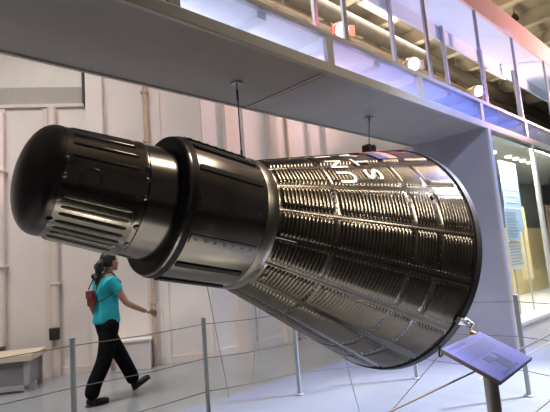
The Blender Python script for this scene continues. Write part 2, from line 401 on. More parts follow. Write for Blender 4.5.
for x in cm:
    obj('mullion', bx((x - .05, Y0 - .02, 0.33), (x + .05, Y0 + .03, 2.95)), 'case_frame', dc)
xs = [CX0 + .085] + [v for x in cm for v in (x - .05, x + .05)]
for a, c in zip(xs[0::2], xs[1::2]):
    obj('glass_pane', bx((a, Y0 + .0, 0.33), (c, Y0 + .006, 2.95)), 'pane_clear', dc)
for x in (7.0, 7.35, 7.7, 8.1, 8.75, 9.1, 9.45, 9.8):
    for y in (3.0,):
        b = B(); lathe(b, (x, y, 2.90), (0, 0, -1), [(0, .05), (.02, .05), (.03, .04), (.03, 0)], 16); obj('downlight', b, 'downlight', dc)
# contents of the case
tag(obj('display_board', bx((7.10, 3.9, 0.315), (13.9, 3.94, 1.75)), 'case_back', loc=(9, 3.9, .3)), 'low warm yellow board standing along the back of the display case', 'board')
ib = thing('info_panel', 'tall pale blue information panel behind glass at left end of display case', 'panel', (7.25, 2.8, .315))
P = [ony(499, 160, 2.75), ony(515, 166, 2.75)]
px0, px1 = P[0].x, P[1].x
obj('board', bx((px0, 2.75, 1.55), (px1 + .02, 2.77, P[0].z)), 'panel_blue', ib)
for k in range(7):
    z = P[0].z - .16 - k * .10
    obj('text_line', bx((px0 + .05, 2.747, z), (px1 - .04 - (k % 3) * .03, 2.75, z + .025)), 'letter_white', ib)
for x in (px0 + .05, px1 - .03):
    obj('leg', bx((x - .012, 2.752, .315), (x + .012, 2.768, 1.55)), 'case_frame', ib)
def sheet(name, pxa, pya, pxb, pyb, Y, m, label, lines=True):
    a = ony(pxa, pya, Y); c = ony(pxb, pyb, Y)
    o = thing(name, label, 'notice', (a.x, Y, min(a.z, c.z)))
    obj('sheet', bx((min(a.x, c.x), Y, min(a.z, c.z)), (max(a.x, c.x), Y + .006, max(a.z, c.z))), m, o)
    if lines:
        z = max(a.z, c.z) - .06
        k = 0
        while z > min(a.z, c.z) + .05:
            obj('text_line', bx((min(a.x, c.x) + .03, Y - .002, z - .012), (max(a.x, c.x) - .03 - .05 * (k % 3), Y, z)), 'ink_grey', o); z -= .045; k += 1
    return o
sheet('notice_sheet', 508, 242, 525, 268, 2.72, 'paper', 'white printed sheet behind the glass low in the display case')
sheet('notice_sheet', 504, 208, 521, 240, 2.70, 'panel_blue', 'pale blue printed sheet above the white printed sheet in display case')
sheet('backing_card', 512, 206, 534, 278, 3.0, 'card_tan', 'large tan card behind the white printed sheet in the case', False)
fg = sheet('brown_picture', 545, 205, 560, 250, 3.2, 'brown', 'brown picture at the right edge behind the second glass pane', False)

# ------------------------------------------------------------------ the capsule
az, el = 3.057, 0.192
D = Vector((math.cos(el) * math.cos(az), math.cos(el) * math.sin(az), math.sin(el)))
U = D.cross(Vector((0, 0, 1))).normalized(); V = U.cross(D)
P0 = Vector((3.608, 2.438, 1.329))
def cp(s, r, phi): return P0 + D * s + (V * math.cos(phi) - U * math.sin(phi)) * r     # phi 0 = top, + towards the visitor
SJ, RJ = 1.4948, 0.438
def cr(s): return 0.945 + (RJ - 0.945) * s / SJ
cap = thing('space_capsule', 'black one-man space capsule hanging tilted below the walkway', 'space capsule', P0)

# cone with corrugated shingles: a displaced grid
bands = ((0.06, 0.29, 9), (0.35, 0.50, 6), (0.55, 1.07, 19), (1.12, 1.46, 13))
NROW = 16; PH0 = R(62.3)
def rib_h(s):
    for a, c, n in bands:
        if a < s < c:
            f = (s - a) / (c - a) * n; f -= math.floor(f)
            return min(1.0, 1.9 * (0.5 - 0.5 * math.cos(2 * PI * f)))
    return 0.0
ss = [0.0, 0.02, 0.04]
for i, (a, c, n) in enumerate(bands):
    ss += [a + (c - a) * k / (n * 8) for k in range(n * 8 + 1)]
    ss += [c + .02]
ss = sorted(set([s for s in ss if s < SJ] + [SJ]))
prof_c = [0.0, 0.03, 0.06, 0.10, 0.16, 0.28, 0.5, 0.72, 0.84, 0.90, 0.94, 0.97]
def circ(f):      # rib envelope and lap step over one row
    e = 0.0 if f < .09 or f > .91 else min(1.0, (f - .09) / .06, (.91 - f) / .06)
    lap = 0.003 if f < .05 else 0.0
    return e, lap
b = B(); rows = []
NC = NROW * len(prof_c)
angs = [(PH0 + 2 * PI / NROW * (k // len(prof_c) + prof_c[k % len(prof_c)]), prof_c[k % len(prof_c)], k // len(prof_c)) for k in range(NC)]
for s in ss:
    h = rib_h(s); r0 = cr(s); line = []
    for ph, f, row in angs:
        e, lap = circ(f)
        seam = -0.004 if f == 0.0 else 0.0
        wav = 0.0015 * math.sin(row * 2.1 + s * 5.0)
        line.append(b.verts.new(cp(s, r0 + 0.012 * h * e + lap + seam + wav * e, ph)))
    rows.append(line)
for a, c in zip(rows, rows[1:]):
    for k in range(NC): b.faces.new((a[k], a[(k + 1) % NC], c[(k + 1) % NC], c[k]))
obj('cone_shell', b, 'shingle_black', cap, smooth=True, angle=60)
# rivet rows along the shingle laps
b = B()
for row in range(NROW):
    ph = PH0 + 2 * PI / NROW * row
    s = 0.05
    while s < 1.46:
        for dph in (.05, -.045):
            p = cp(s, cr(s) + .002, ph + dph); n = (cp(s, 1, ph + dph) - cp(s, 0, ph + dph))
            lathe(b, p, n, [(0, .0055), (.004, .004), (.0055, 0)], 6)
        s += 0.0262
for s0 in (1.095, 0.525, 0.32):
    for k in range(96):
        ph = 2 * PI * k / 96
        p = cp(s0, cr(s0), ph); lathe(b, p, cp(s0, 1, ph) - cp(s0, 0, ph), [(0, .005), (.004, .004), (.005, 0)], 6)
rv = obj('rivet_rows', b, 'bolt_metal', cap, smooth=True); rv['kind'] = 'stuff'
b = B(); lathe(b, P0, D, [(-.001, .0), (-.001, .93), (-.03, .945), (-.045, .93), (-.10, .75), (-.15, .45), (-.17, 0)], 96, V); obj('heat_shield', b, 'capsule_dark', cap, smooth=True)
b = B(); lathe(b, P0, D, [(-.03, .93), (-.03, .955), (.03, .957 - .0085), (.035, .93)], 128, V); obj('base_ring', b, 'capsule_dark', cap, smooth=True, angle=30)
b = B(); lathe(b, P0, D, [(SJ - .012, .42), (SJ - .012, .449), (SJ + .01, .455), (SJ + .055, .455), (SJ + .075, .448), (SJ + .08, .42)], 96, V); obj('junction_ring', b, 'ring_bronze', cap, smooth=True, angle=30)
b = B(); lathe(b, P0, D, [(SJ + .04, .43), (SJ + .04, .446), (1.60, .446), (2.085, .444), (2.11, .437), (2.115, .41), (2.10, .30)], 128, V); cyl = obj('recovery_section', b, 'capsule_black', cap, smooth=True, angle=30)
b = B(); lathe(b, P0, D, [(2.112, .30), (2.119, .405), (2.119, .432), (2.08, .4475), (2.06, .4475), (2.06, .44)], 128, V); obj('front_lip', b, 'capsule_dark', cap, smooth=True, angle=30)
def strip(s0, s1, ph, w, r, h, n=4):
    """thin raised plate following the curve between angles ph-w/2 .. ph+w/2"""
    b = B()
    g = []
    for s in (s0, s1):
        for rr in (r - .004, r + h):
            g.append([b.verts.new(cp(s, rr, ph - w / 2 + w * k / n)) for k in range(n + 1)])
    for k in range(n):
        b.faces.new((g[1][k], g[1][k + 1], g[3][k + 1], g[3][k]))
        b.faces.new((g[0][k], g[0][k + 1], g[1][k + 1], g[1][k])); b.faces.new((g[2][k], g[2][k + 1], g[3][k + 1], g[3][k]))
    b.faces.new((g[0][0], g[1][0], g[3][0], g[2][0])); b.faces.new((g[0][n], g[1][n], g[3][n], g[2][n]))
    return b
for ph, w, m in ((-8, 5, 'capsule_dark'), (22, 6, 'capsule_black'), (42, 5, 'capsule_black'), (67, 4, 'capsule_dark'), (94, 8, 'capsule_black'), (122, 7, 'capsule_black'),
                 (146, 4, 'capsule_dark'), (176, 9, 'capsule_dark'), (210, 7, 'capsule_black'), (250, 7, 'capsule_black'), (290, 7, 'capsule_black'), (325, 7, 'capsule_black')):
    st = obj('cover_strip', strip(1.60, 2.05, R(ph), R(w), .445, .010), m, cap)
    if m == 'capsule_black':
        b = B()
        for k in range(7):
            s = 1.64 + k * .062
            p = cp(s, .4545, R(ph)); lathe(b, p, cp(s, 1, R(ph)) - cp(s, 0, R(ph)), [(0, .009), (.004, .008), (.006, 0)], 8)
        obj('bolt_row', b, 'bolt_metal', st, smooth=True)
# antenna canister: slightly tapered, with long louvres, ending in a dome
def ar(s): return 0.355 + (0.302 - 0.355) * (s - 2.11) / (2.75 - 2.11)
b = B(); lathe(b, P0, D, [(2.10, .30), (2.10, ar(2.11)), (2.30, ar(2.30)), (2.31, ar(2.31) + .006), (2.335, ar(2.335) + .006), (2.345, ar(2.345)), (2.737, ar(2.737)), (2.74, .2)], 128, V)
obj('antenna_section', b, 'capsule_black', cap, smooth=True, angle=30)
prof = [(2.735, .2), (2.735, .3045)] + [(2.75 + .15 * t, .303 * (1 - t ** 2.1) ** .5) for t in (0, .1, .2, .3, .4, .5, .6, .7, .78, .85, .9, .94, .97, .99, 1.0)]
b = B(); lathe(b, P0, D, prof, 96, V); obj('nose_dome', b, 'nose_black', cap, smooth=True, angle=50)
def louvre(ph, s0, s1, w, m, h):
    b = B(); n = 5
    rings = []
    for s, sc in ((s0, .0), (s0 + .012, .8), (s0 + .03, 1), (s1 - .03, 1), (s1 - .012, .8), (s1, .0)):
        ww = w * (.5 + .5 * sc)
        rings.append([b.verts.new(cp(s, ar(s) - .003 + (h * sc + .003) * math.sin(PI * k / n) ** .6, ph - ww / 2 + ww * k / n)) for k in range(n + 1)])
    for a, c in zip(rings, rings[1:]):
        for k in range(n): b.faces.new((a[k], a[k + 1], c[k + 1], c[k]))
    b.faces.new(rings[0]); b.faces.new(rings[-1][::-1])
    obj('louvre', b, m, cap, smooth=True, angle=50)
for ph, m in ((26, 'capsule_dark'), (44, 'capsule_black'), (59, 'capsule_black'), (74, 'capsule_dark'), (115, 'ring_bronze'), (125.5, 'ring_bronze'), (133, 'capsule_dark'), (142, 'capsule_dark'), (151, 'capsule_dark'),
              (160, 'ring_bronze'), (170, 'capsule_dark'), (184, 'ring_bronze'), (200, 'capsule_dark'), (230, 'capsule_black'), (260, 'capsule_black'), (290, 'capsule_black'), (330, 'capsule_black')):
    louvre(R(ph), 2.36, 2.71, R(4.2 if m == 'ring_bronze' else 5.0), m, .010 if m != 'capsule_dark' else .006)
# round access ring, fittings
def torus_on(s, ph, r_maj, r_min, name, m):
    c = cp(s, ar(s), R(ph)); n = (cp(s, 1, R(ph)) - cp(s, 0, R(ph))).normalized(); t = n.cross(D).normalized()
    pts = []
    for k in range(29):
        a = 2 * PI * k / 28; sa = s + r_maj * math.cos(a); pa = R(ph) + r_maj * math.sin(a) / ar(s)
        pts.append(cp(sa, ar(sa) + .002, pa))
    obj(name, tb(pts, r_min, 6), m, cap, smooth=True)
torus_on(2.60, 93, .048, .006, 'access_ring', 'capsule_black')
for s, ph in ((2.735, 80), (2.735, 96), (2.735, 118), (2.735, 142), (2.32, 72), (2.32, 84), (2.32, 128), (2.32, 150), (2.32, 100)):
    p = cp(s, ar(s) + .002, R(ph)); n = cp(s, 1, R(ph)) - cp(s, 0, R(ph))
    b = B(); lathe(b, p, n, [(0, .016), (.010, .015), (.014, .009), (.018, 0)], 12); obj('fitting', b, 'bolt_metal', cap, smooth=True)
obj('pitch_horn_cover', strip(2.37, 2.66, R(101), R(4), ar(2.5) , .014), 'capsule_black', cap)
# lettering on the cone: each line one part
def on_cone(body, centres, s0, hgt, wid, name, m='letter_white', up=.0140):
    for ch, phd in zip(body, centres):
        t = text_bm(ch); bmesh.ops.triangulate(t, faces=t.faces)
        for it in range(3): bmesh.ops.subdivide_edges(t, edges=[e for e in t.edges if e.calc_length() > .12], cuts=1, use_grid_fill=False); bmesh.ops.triangulate(t, faces=t.faces)
        xs = [v.co.x for v in t.verts]; ys = [v.co.y for v in t.verts]
        w0 = max(xs) - min(xs); cx = (max(xs) + min(xs)) / 2; cy = (max(ys) + min(ys)) / 2; h0 = max(ys) - min(ys)
        sx = wid / w0 if ch != 'I' else wid / .55 * 1.0
        if ch == 'I': sx = .032 / w0
        for v in t.verts:
            s = s0 + (v.co.y - cy) / h0 * hgt
            ph = R(phd) - (v.co.x - cx) * sx / cr(s0)
            v.co = cp(s, cr(s) + up, ph)
        obj(name, t, m, cap)
on_cone('UNITED', [54 - 15.5 * k for k in range(6)], .95, .135, .118, 'letter')
on_cone('STATES', [51 - 14 * k for k in range(6)], .725, .135, .118, 'letter')
# painted flag
def patch(s0, s1, p0, p1, m, parent, name, up=.0140, ns=2):
    b = B(); n = 10
    g = [[b.verts.new(cp(s0 + (s1 - s0) * i / ns, cr(s0 + (s1 - s0) * i / ns) + up, R(p0 + (p1 - p0) * k / n))) for k in range(n + 1)] for i in range(ns + 1)]
    for i in range(ns):
        for k in range(n): b.faces.new((g[i][k], g[i][k + 1], g[i + 1][k + 1], g[i + 1][k]))
    return obj(name, b, m, parent)
fl = patch(.33, .525, 34, -4, 'letter_white', cap, 'painted_flag', .0135)
for k in range(7):
    s1 = .525 - k * .03; patch(s1 - .015, s1, 34, -4, 'flag_red', fl, 'stripe', .0143, 1)
patch(.42, .525, 34, 19, 'flag_blue', fl, 'canton', .0151)
# small dark vent, rim clip, hook, hoist clamp
obj('vent_slot', (lambda b: (lathe(b, cp(.325, cr(.325) + .002, R(67)), cp(0, 1, R(67)) - cp(0, 0, R(67)), [(0, .02), (.012, .02), (.014, 0)], 14), b)[1])(B()), 'capsule_dark', cap)
def rimpt(px, py):
    best = None
    for k in range(720):
        p = cp(0.0, .95, R(k / 2)); q = p - CAM
        x = 275 + FPX * q.dot(RX) / q.dot(RZ); y = 206 - FPX * q.dot(RY) / q.dot(RZ)
        d = (x - px) ** 2 + (y - py) ** 2
        if best is None or d < best[0]: best = (d, R(k / 2))
    return best[1]
pc = rimpt(459, 319)
b = B(); c0 = cp(0, .945, pc); n = (cp(0, 1, pc) - cp(0, 0, pc)).normalized(); tt = D.cross(n)
Mb = Matrix((n, tt, D)).transposed().to_4x4(); Mb.translation = c0
box(b, (-.005, -.025, -.05), (.03, .025, .05), Mb); box(b, (-.005, -.025, -.065), (.075, .025, -.05), Mb)
tube(b, [Mb @ Vector((.05, 0, -.065)), Mb @ Vector((.05, 0, -.02))], .014, 10)
obj('rim_bracket', b, 'steel', cap, bevel=.003)
ph_h = rimpt(440, 347); hk = cp(0, .955, ph_h)
b = B(); pts = [hk + Vector((0, 0, .01))] + [hk + Vector((.022 * math.sin(a), 0, -.025 - .022 + .022 * math.cos(a))) for a in [k * 2 * PI / 14 for k in range(15)]]
tube(b, pts, .007, 8); obj('tie_hook', b, 'capsule_dark', cap, smooth=True)
# hoist lugs on top
def px(p):
    q = p - CAM; return 275 + FPX * q.dot(RX) / q.dot(RZ), 206 - FPX * q.dot(RY) / q.dot(RZ)
def findpt(X, Y):
    best = None
    for i in range(60):
        for k in range(-40, 60):
            q = cp(i * .02, cr(i * .02) + .018, R(k)); a, c = px(q); d = (a - X) ** 2 + (c - Y) ** 2
            if best is None or d < best[0]: best = (d, q)
    return best[1]
lug2 = findpt(369, 149)
def back_pt(x):
    best = None
    for i in range(30, 140):
        q = cp(i * .01, cr(i * .01) + .015, R(-84)); d = abs(q.x - x)
        if best is None or d < best[0]: best = (d, q)
    return best[1]
lug1 = back_pt(2.75)
for p, r in ((lug1, .018), (lug2, .035)):
    b = B(); box(b, p + Vector((-r * 1.6, -r, -.012)), p + Vector((r * 1.6, r, .012)))
    for s in (-1, 1): lathe(b, p + Vector((s * r * .9, -r, .03)), (0, 1, 0), [(0, 0), (0, r * .7), (2 * r, r * .7), (2 * r, 0)], 14)
    obj('hoist_lug', b, 'capsule_dark', cap)

# cables and tie wires
def wire(name, pts, r, m, label, cat, top=None):
    t = thing(name, label, cat, pts[0])
    obj('wire', tb(pts, r, 8), m, t, smooth=True)
    return t
a1 = Vector((lug1.x, lug1.y, ZU)); a2 = Vector((4.746, 3.11, ZU))
for a, l, lab in ((a1, lug1, 'thin hanging cable dropping from walkway behind the narrow end of capsule cone'), (a2, lug2, 'thin hanging cable from walkway to wide rim of capsule')):
    t = wire('hanging_cable', [l + Vector((0, 0, .012)), a], .0055, 'cable_dark', lab, 'cable')
    b = B(); box(b, a + Vector((-.04, -.04, -.008)), a + Vector((.04, .04, .012))); tube(b, [a + Vector((0, 0, 0)), a + Vector((0, 0, -.06))], .012, 10); obj('anchor', b, 'steel', t)
    dv = (l - a).normalized(); tb_ = obj('turnbuckle', tb([a + dv * .05, a + dv * .16], .010, 10), 'cable_dark', t, smooth=True)
    if l is lug1: obj('end_sleeve', tb([a + dv * .62, a + dv * .74], .010, 10), 'cable_dark', t, smooth=True)
wire('tie_wire', [hk + Vector((0, 0, -.05)), onz(380, 424, 0)], .003, 'wire_grey', 'thin tie wire from the hook on the capsule rim to the floor', 'wire')
wire('tie_wire', [cp(.42, cr(.42) + .006, R(178)), onz(360, 414, 0)], .003, 'wire_grey', 'thin tie wire from underside of the cone to the floor', 'wire')
wire('tie_wire', [cp(1.70, .452, R(176)), onz(229, 397, 0)], .003, 'wire_grey', 'thin tie wire from underside of the black cylinder to the floor', 'wire')
lw = cp(1.44, cr(1.44) + .012, R(143))
wire('tie_wire', [lw, onz(252, 378, 0)], .0035, 'brass', 'thin brassy tie wire from the narrow end of the cone to floor', 'wire')
b = B(); lathe(b, lw, cp(1.44, 1, R(143)) - cp(1.44, 0, R(143)), [(-.01, .022), (.008, .022), (.014, .012), (.018, 0)], 14); obj('tie_lug', b, 'bolt_metal', cap, smooth=True)

# ------------------------------------------------------------------ barrier
PN = (4.35, 0.93); PW = (0.2, 0.91); PL0 = (-0.6, 3.9)
posts = [((1.502, 3.844), 'pale grey barrier post at the left, nearest the walking person'),
         ((2.704, 3.811), 'grey barrier post standing left of the cone under the black cylinder'),
         ((3.65, 3.553), 'grey barrier post half hidden below the wide cone'),
         ((4.75, 2.86), 'grey barrier post behind the cone rim near the sign'),
         ((4.615, 1.69), 'grey barrier post in front of the display case corner')]
for (x, y), lab in posts:
    t = thing('barrier_post', lab, 'post', (x, y, 0), 'barrier posts around the capsule')
    b = B(); lathe(b, (x, y, .006), (0, 0, 1), [(0, 0), (0, .021), (.872, .021), (.876, .018), (.877, 0)], 20); obj('shaft', b, 'stanchion_paint', t, smooth=True, angle=30)
    b = B(); lathe(b, (x, y, 0), (0, 0, 1), [(0, 0), (0, .045), (.010, .045), (.016, .03), (.016, 0)], 24); obj('base_flange', b, 'stanchion_paint', t, smooth=True, angle=30)
loop = [PL0] + [p[0] for p in posts] + [PN, PW]
for z, w in ((.82, 'top'), (.51, 'middle'), (.215, 'bottom')):
    pts = []
    for i, p in enumerate(loop):
        pts.append(Vector((p[0], p[1], z)))
        if i < len(loop) - 1:
            q = loop[i + 1]; pts.append(Vector(((p[0] + q[0]) / 2, (p[1] + q[1]) / 2, z - .012)))
    tag(obj('barrier_wire', tb(pts, .0036, 8), 'rope_wire', smooth=True), 'thin steel barrier wire strung through posts, %s of the three lines' % w, 'wire', 'barrier wires')

# ------------------------------------------------------------------ reading sign
A = onz(445, 347, .95); Bc = onz(482, 330, .95); Dc = onz(498, 385, .85); Ec = onz(530, 360, .85)
sx = ((Bc - A) + (Ec - Dc)) / 2; wS = sx.length; sx.normalize()
sy = ((A - Dc) + (Bc - Ec)) / 2; sy -= sx * sy.dot(sx); hS = sy.length; sy.normalize(); sn = sx.cross(sy)
cS = (A + Bc + Dc + Ec) / 4
MS = Matrix((sx, sy, sn)).transposed().to_4x4(); MS.translation = cS
pp = onz(494, 412, .55); pb = ony(494, 412, cS.y)
sg = thing('reading_sign', 'tilted blue information sign on a grey post in front of capsule', 'sign', (cS.x, cS.y, 0))
obj('board', bx((-wS / 2, -hS / 2, -.014), (wS / 2, hS / 2, 0), MS), 'sign_edge', sg, bevel=.002)
fc = obj('face', bx((-wS / 2 + .003, -hS / 2 + .003, 0), (wS / 2 - .003, hS / 2 - .003, .0015), MS), 'sign_face', sg)
# rows of small print, and the picture in two tones
b = B()
box(b, (-wS / 2 + .02, hS / 2 - .028, .0015), (-.02, hS / 2 - .014, .0022), MS)
for k in range(6): box(b, (-wS / 2 + .02, hS / 2 - .048 - k * .011, .0015), (wS / 2 - .05 - .02 * (k % 3), hS / 2 - .044 - k * .011, .0022), MS)
obj('printed_lines', b, 'sign_ink', fc)
b = B()
box(b, (-.09, -hS / 2 + .075, .0015), (-.02, -hS / 2 + .105, .0022), MS)
box(b, (-.045, -hS / 2 + .02, .0015), (.02, -hS / 2 + .078, .0023), MS)
box(b, (.022, -hS / 2 + .03, .0015), (.04, -hS / 2 + .105, .0022), MS)
box(b, (-.13, -hS / 2 + .014, .0015), (.06, -hS / 2 + .024, .0021), MS)
obj('printed_picture', b, 'sign_picture', fc)
pt = MS @ Vector((0, 0, -.014))
obj('post', tb([(pt.x, pt.y, .012), (pt.x, pt.y, pt.z)], .026, 20), 'sign_post', sg, smooth=True)
b = B(); lathe(b, (pt.x, pt.y, 0), (0, 0, 1), [(0, 0), (0, .14), (.012, .14), (.018, .05), (.018, 0)], 28); obj('base', b, 'sign_post', sg, smooth=True, angle=30)
b = B(); box(b, (-.06, -.05, -.02), (.06, .05, -.012), MS); obj('mount_plate', b, 'sign_post', sg)
q = MS @ Vector((wS * .36, hS / 2, 0)); obj('brass_tab', bx((-.015, -.004, -.01), (.015, .014, .006), Matrix.Translation(q) @ MS.to_3x3().to_4x4()), 'brass', sg)

# ------------------------------------------------------------------ the walking person
def skin_mesh(chains, sub=2):
    """chains: list of [(pos, (rx, ry)) ...]; chains share vertices when positions coincide"""
    me = bpy.data.meshes.new('skin'); vs = []; es = []; rr = []; idx = {}
    for ch in chains:
        prev = None
        for p, r in ch:
            key = tuple(round(c, 4) for c in p)
            if key not in idx:
                idx[key] = len(vs); vs.append(p); rr.append(r if isinstance(r, tuple) else (r, r))
            if prev is not None: es.append((prev, idx[key]))
            prev = idx[key]
    me.from_pydata(vs, es, [])
    o = bpy.data.objects.new('skin', me); COL.objects.link(o)
    sk = o.modifiers.new('s', 'SKIN'); sk.use_smooth_shade = True
    for i, v in enumerate(me.skin_vertices[0].data):
        v.radius = rr[i]; v.use_root = (i == 0)
    ss_ = o.modifiers.new('u', 'SUBSURF'); ss_.levels = sub; ss_.render_levels = sub
    dg = bpy.context.evaluated_depsgraph_get(); dg.update()
    m2 = bpy.data.meshes.new_from_object(o.evaluated_get(dg)); b = B(); b.from_mesh(m2)
    bpy.data.objects.remove(o); bpy.data.meshes.remove(me); bpy.data.meshes.remove(m2)
    return b
def add(b, other):
    me = bpy.data.meshes.new('t'); other.to_mesh(me); other.free(); b.from_mesh(me); bpy.data.meshes.remove(me)
def ball(b, c, rad, seg=20, M=None):
    r = bmesh.ops.create_uvsphere(b, u_segments=seg, v_segments=seg // 2 + 2, radius=1)['verts']
    for v in r:
        v.co = Vector((v.co.x * rad[0], v.co.y * rad[1], v.co.z * rad[2]))
        if M is not None: v.co = M @ v.co
        v.co += Vector(c)
def remesh(b, vox, sm=2):
    me = bpy.data.meshes.new('r'); b.to_mesh(me); b.free()
    o = bpy.data.objects.new('r', me); COL.objects.link(o)
    m = o.modifiers.new('r', 'REMESH'); m.mode = 'VOXEL'; m.voxel_size = vox; m.use_smooth_shade = True
    s = o.modifiers.new('s', 'SMOOTH'); s.iterations = sm; s.factor = .5
    dg = bpy.context.evaluated_depsgraph_get(); dg.update()
    m2 = bpy.data.meshes.new_from_object(o.evaluated_get(dg)); n = B(); n.from_mesh(m2)
    bpy.data.objects.remove(o); bpy.data.meshes.remove(me); bpy.data.meshes.remove(m2)
    return n
WY = 5.33
wom = thing('person', 'walking person in teal shirt and black trousers with red bag', 'person', (2.47, WY, 0))
v3 = lambda x, y, z: Vector((x, WY + y, z))
pel = v3(2.47, 0, .86); wst = v3(2.475, 0, .98); chest = v3(2.475, 0, 1.16); upc = v3(2.48, 0, 1.285); neck = v3(2.495, 0, 1.36); hb = v3(2.515, 0, 1.42)
RH, LH = v3(2.465, -.085, .80), v3(2.485, .085, .80)
RK, LK = v3(2.385, -.095, .43), v3(2.66, .085, .44)
RA, LA = v3(2.225, -.10, .085), v3(2.815, .085, .115)
RS, LS = v3(2.470, -.165, 1.285), v3(2.485, .165, 1.285)
RE, RW = v3(2.605, -.215, 1.03), v3(2.86, -.20, .905)
LE, LW = v3(2.39, .215, 1.03), v3(2.50, .235, .80)
# head
hc = v3(2.535, 0, 1.51)
body = B()
add(body, skin_mesh([[(pel, (.085, .11)), (wst, (.085, .10)), (chest, (.095, .11)), (upc, (.085, .10)), (neck, .052), (hb, .050), (hc, .05)],
    [(pel, (.085, .11)), (RH, .075), (RK, .055), (RA, .038)], [(pel, (.085, .11)), (LH, .075), (LK, .055), (LA, .038)],
    [(upc, (.085, .10)), (RS, .052), (RE, .038), (RW, .026)], [(upc, (.085, .10)), (LS, .052), (LE, .038), (LW, .026)]]))
ball(body, hc + Vector((-.012, 0, .015)), (.092, .073, .098))
ball(body, hc + Vector((.030, 0, -.038)), (.060, .056, .066))
ball(body, hc + Vector((.062, 0, -.086)), (.024, .026, .020))            # chin
add(body, skin_mesh([[(hc + Vector((.080, 0, .015)), .008), (hc + Vector((.098, 0, -.022)), .012), (hc + Vector((.086, 0, -.032)), .011)]], 1))   # nose
for s in (-1, 1):
    ball(body, hc + Vector((-.005, s * .073, -.012)), (.018, .008, .030))     # ears
    ball(body, hc + Vector((.074, 0, -.055)), (.016, .026, .012))
# hands: palm and five fingers
def hand(W, dirv, down, side, curl):
    dirv = dirv.normalized(); side = (side - dirv * side.dot(dirv)).normalized(); nrm = dirv.cross(side).normalized()
    h = B()
    P1 = W + dirv * .045; P2 = W + dirv * .085
    add(h, skin_mesh([[(W, .024), (P1, (.030, .019)), (P2, (.034, .014))]], 2))
    for k, (o, L) in enumerate(((-.030, .062), (-.010, .072), (.010, .066), (.028, .052))):
        q0 = W + dirv * .062 + side * o; q1 = W + dirv * .094 + side * o * 1.1
        d1 = (dirv * math.cos(curl) + down * math.sin(curl)).normalized(); d2 = (dirv * math.cos(curl * 2.2) + down * math.sin(curl * 2.2)).normalized()
        q2 = q1 + d1 * L * .5; q3 = q2 + d2 * L * .5
        add(h, skin_mesh([[(q0, .0095), (q1, .0095), (q2, .0085), (q3, .007)]], 1))
    t0 = W + dirv * .02 - side * .018; t1 = W + dirv * .05 - side * .048 + down * .01; t2 = t1 + (dirv * .8 + down * .35).normalized() * .034
    add(h, skin_mesh([[(t0, .013), (t1, .0105), (t2, .0085)]], 1))
    return h
dn = Vector((0, 0, -1))
add(body, hand(RW, Vector((.95, 0, -.20)), (dn + Vector((-.3, .3, 0))).normalized(), Vector((0, -.5, .85)) * -1, .45))
add(body, hand(LW, Vector((.25, 0, -.95)), Vector((.8, -.3, 0)).normalized(), Vector((-1, 0, 0)), .35))
body = remesh(body, .0075, 2)
bo = obj('body', body, 'skin', wom, smooth=True, angle=180)
# eyes, brows, lips
for s in (-1, 1):
    b = B(); ball(b, hc + Vector((.070, s * .030, .004)), (.011, .013, .008), 12); e = obj('eye', b, 'eye_white', wom, smooth=True)
    b = B(); ball(b, hc + Vector((.078, s * .031, .004)), (.005, .006, .006), 10); obj('iris', b, 'hair_black', e, smooth=True)
    b = B(); ball(b, hc + Vector((.074, s * .030, .026)), (.008, .020, .004), 10); obj('eyebrow', b, 'hair_black', wom, smooth=True)
b = B(); ball(b, hc + Vector((.084, 0, -.058)), (.010, .022, .007), 12); obj('lips', b, 'lip', wom, smooth=True)
# hair: cap pulled back plus bushy ponytail
b = B(); ball(b, hc + Vector((-.026, 0, .028)), (.094, .082, .098))
for s in (-1, 1): ball(b, hc + Vector((-.035, s * .045, -.005)), (.055, .040, .060))
ball(b, hc + Vector((-.105, 0, -.005)), (.040, .040, .040))
random.seed(4)
for k in range(26):
    f = k / 25; c = hc + Vector((-.118 - .045 * math.sin(f * 2.6), 0, -.02 - .20 * f)) + Vector((random.uniform(-.035, .03), random.uniform(-.05, .05), random.uniform(-.02, .02)))
    r = .042 * (1 - .45 * f); ball(b, c, (r, r * 1.05, r * 1.1), 10)
b = remesh(b, .008, 2); obj('hair', b, 'hair_black', wom, smooth=True, angle=180)
# clothes
b = skin_mesh([[(v3(2.465, 0, .79), (.145, .172)), (pel, (.142, .168)), (wst, (.122, .138)), (chest, (.134, .150)), (upc, (.108, .125)), (v3(2.487, 0, 1.335), (.070, .085))],
    [(upc, (.108, .125)), (RS, .072), (RS.lerp(RE, .55), .060)], [(upc, (.108, .125)), (LS, .072), (LS.lerp(LE, .55), .060)]])
b = remesh(b, .009, 2); obj('shirt', b, 'shirt_teal', wom, smooth=True, angle=180)
tr = skin_mesh([[(v3(2.465, 0, .90), (.118, .142)), (v3(2.466, 0, .83), (.130, .155)), (v3(2.466, 0, .75), (.125, .150))],
    [(v3(2.466, 0, .75), (.125, .150)), (RH + Vector((-.02, 0, -.12)), .105), (RK, .092), (RA + Vector((.02, 0, .10)), .085), (RA + Vector((.0, 0, -.03)), .088)],
    [(v3(2.466, 0, .75), (.125, .150)), (LH + Vector((.035, 0, -.12)), .102), (LK, .090), (LA + Vector((-.03, 0, .08)), .082), (LA + Vector((.01, 0, -.03)), .085)]])
for t in (0, 1):
    ball(tr, (RH if t == 0 else LH) + Vector((0, 0, -.03)), (.10, .08, .12))
tr = remesh(tr, .009, 2); obj('trousers', tr, 'trouser_black', wom, smooth=True, angle=180)
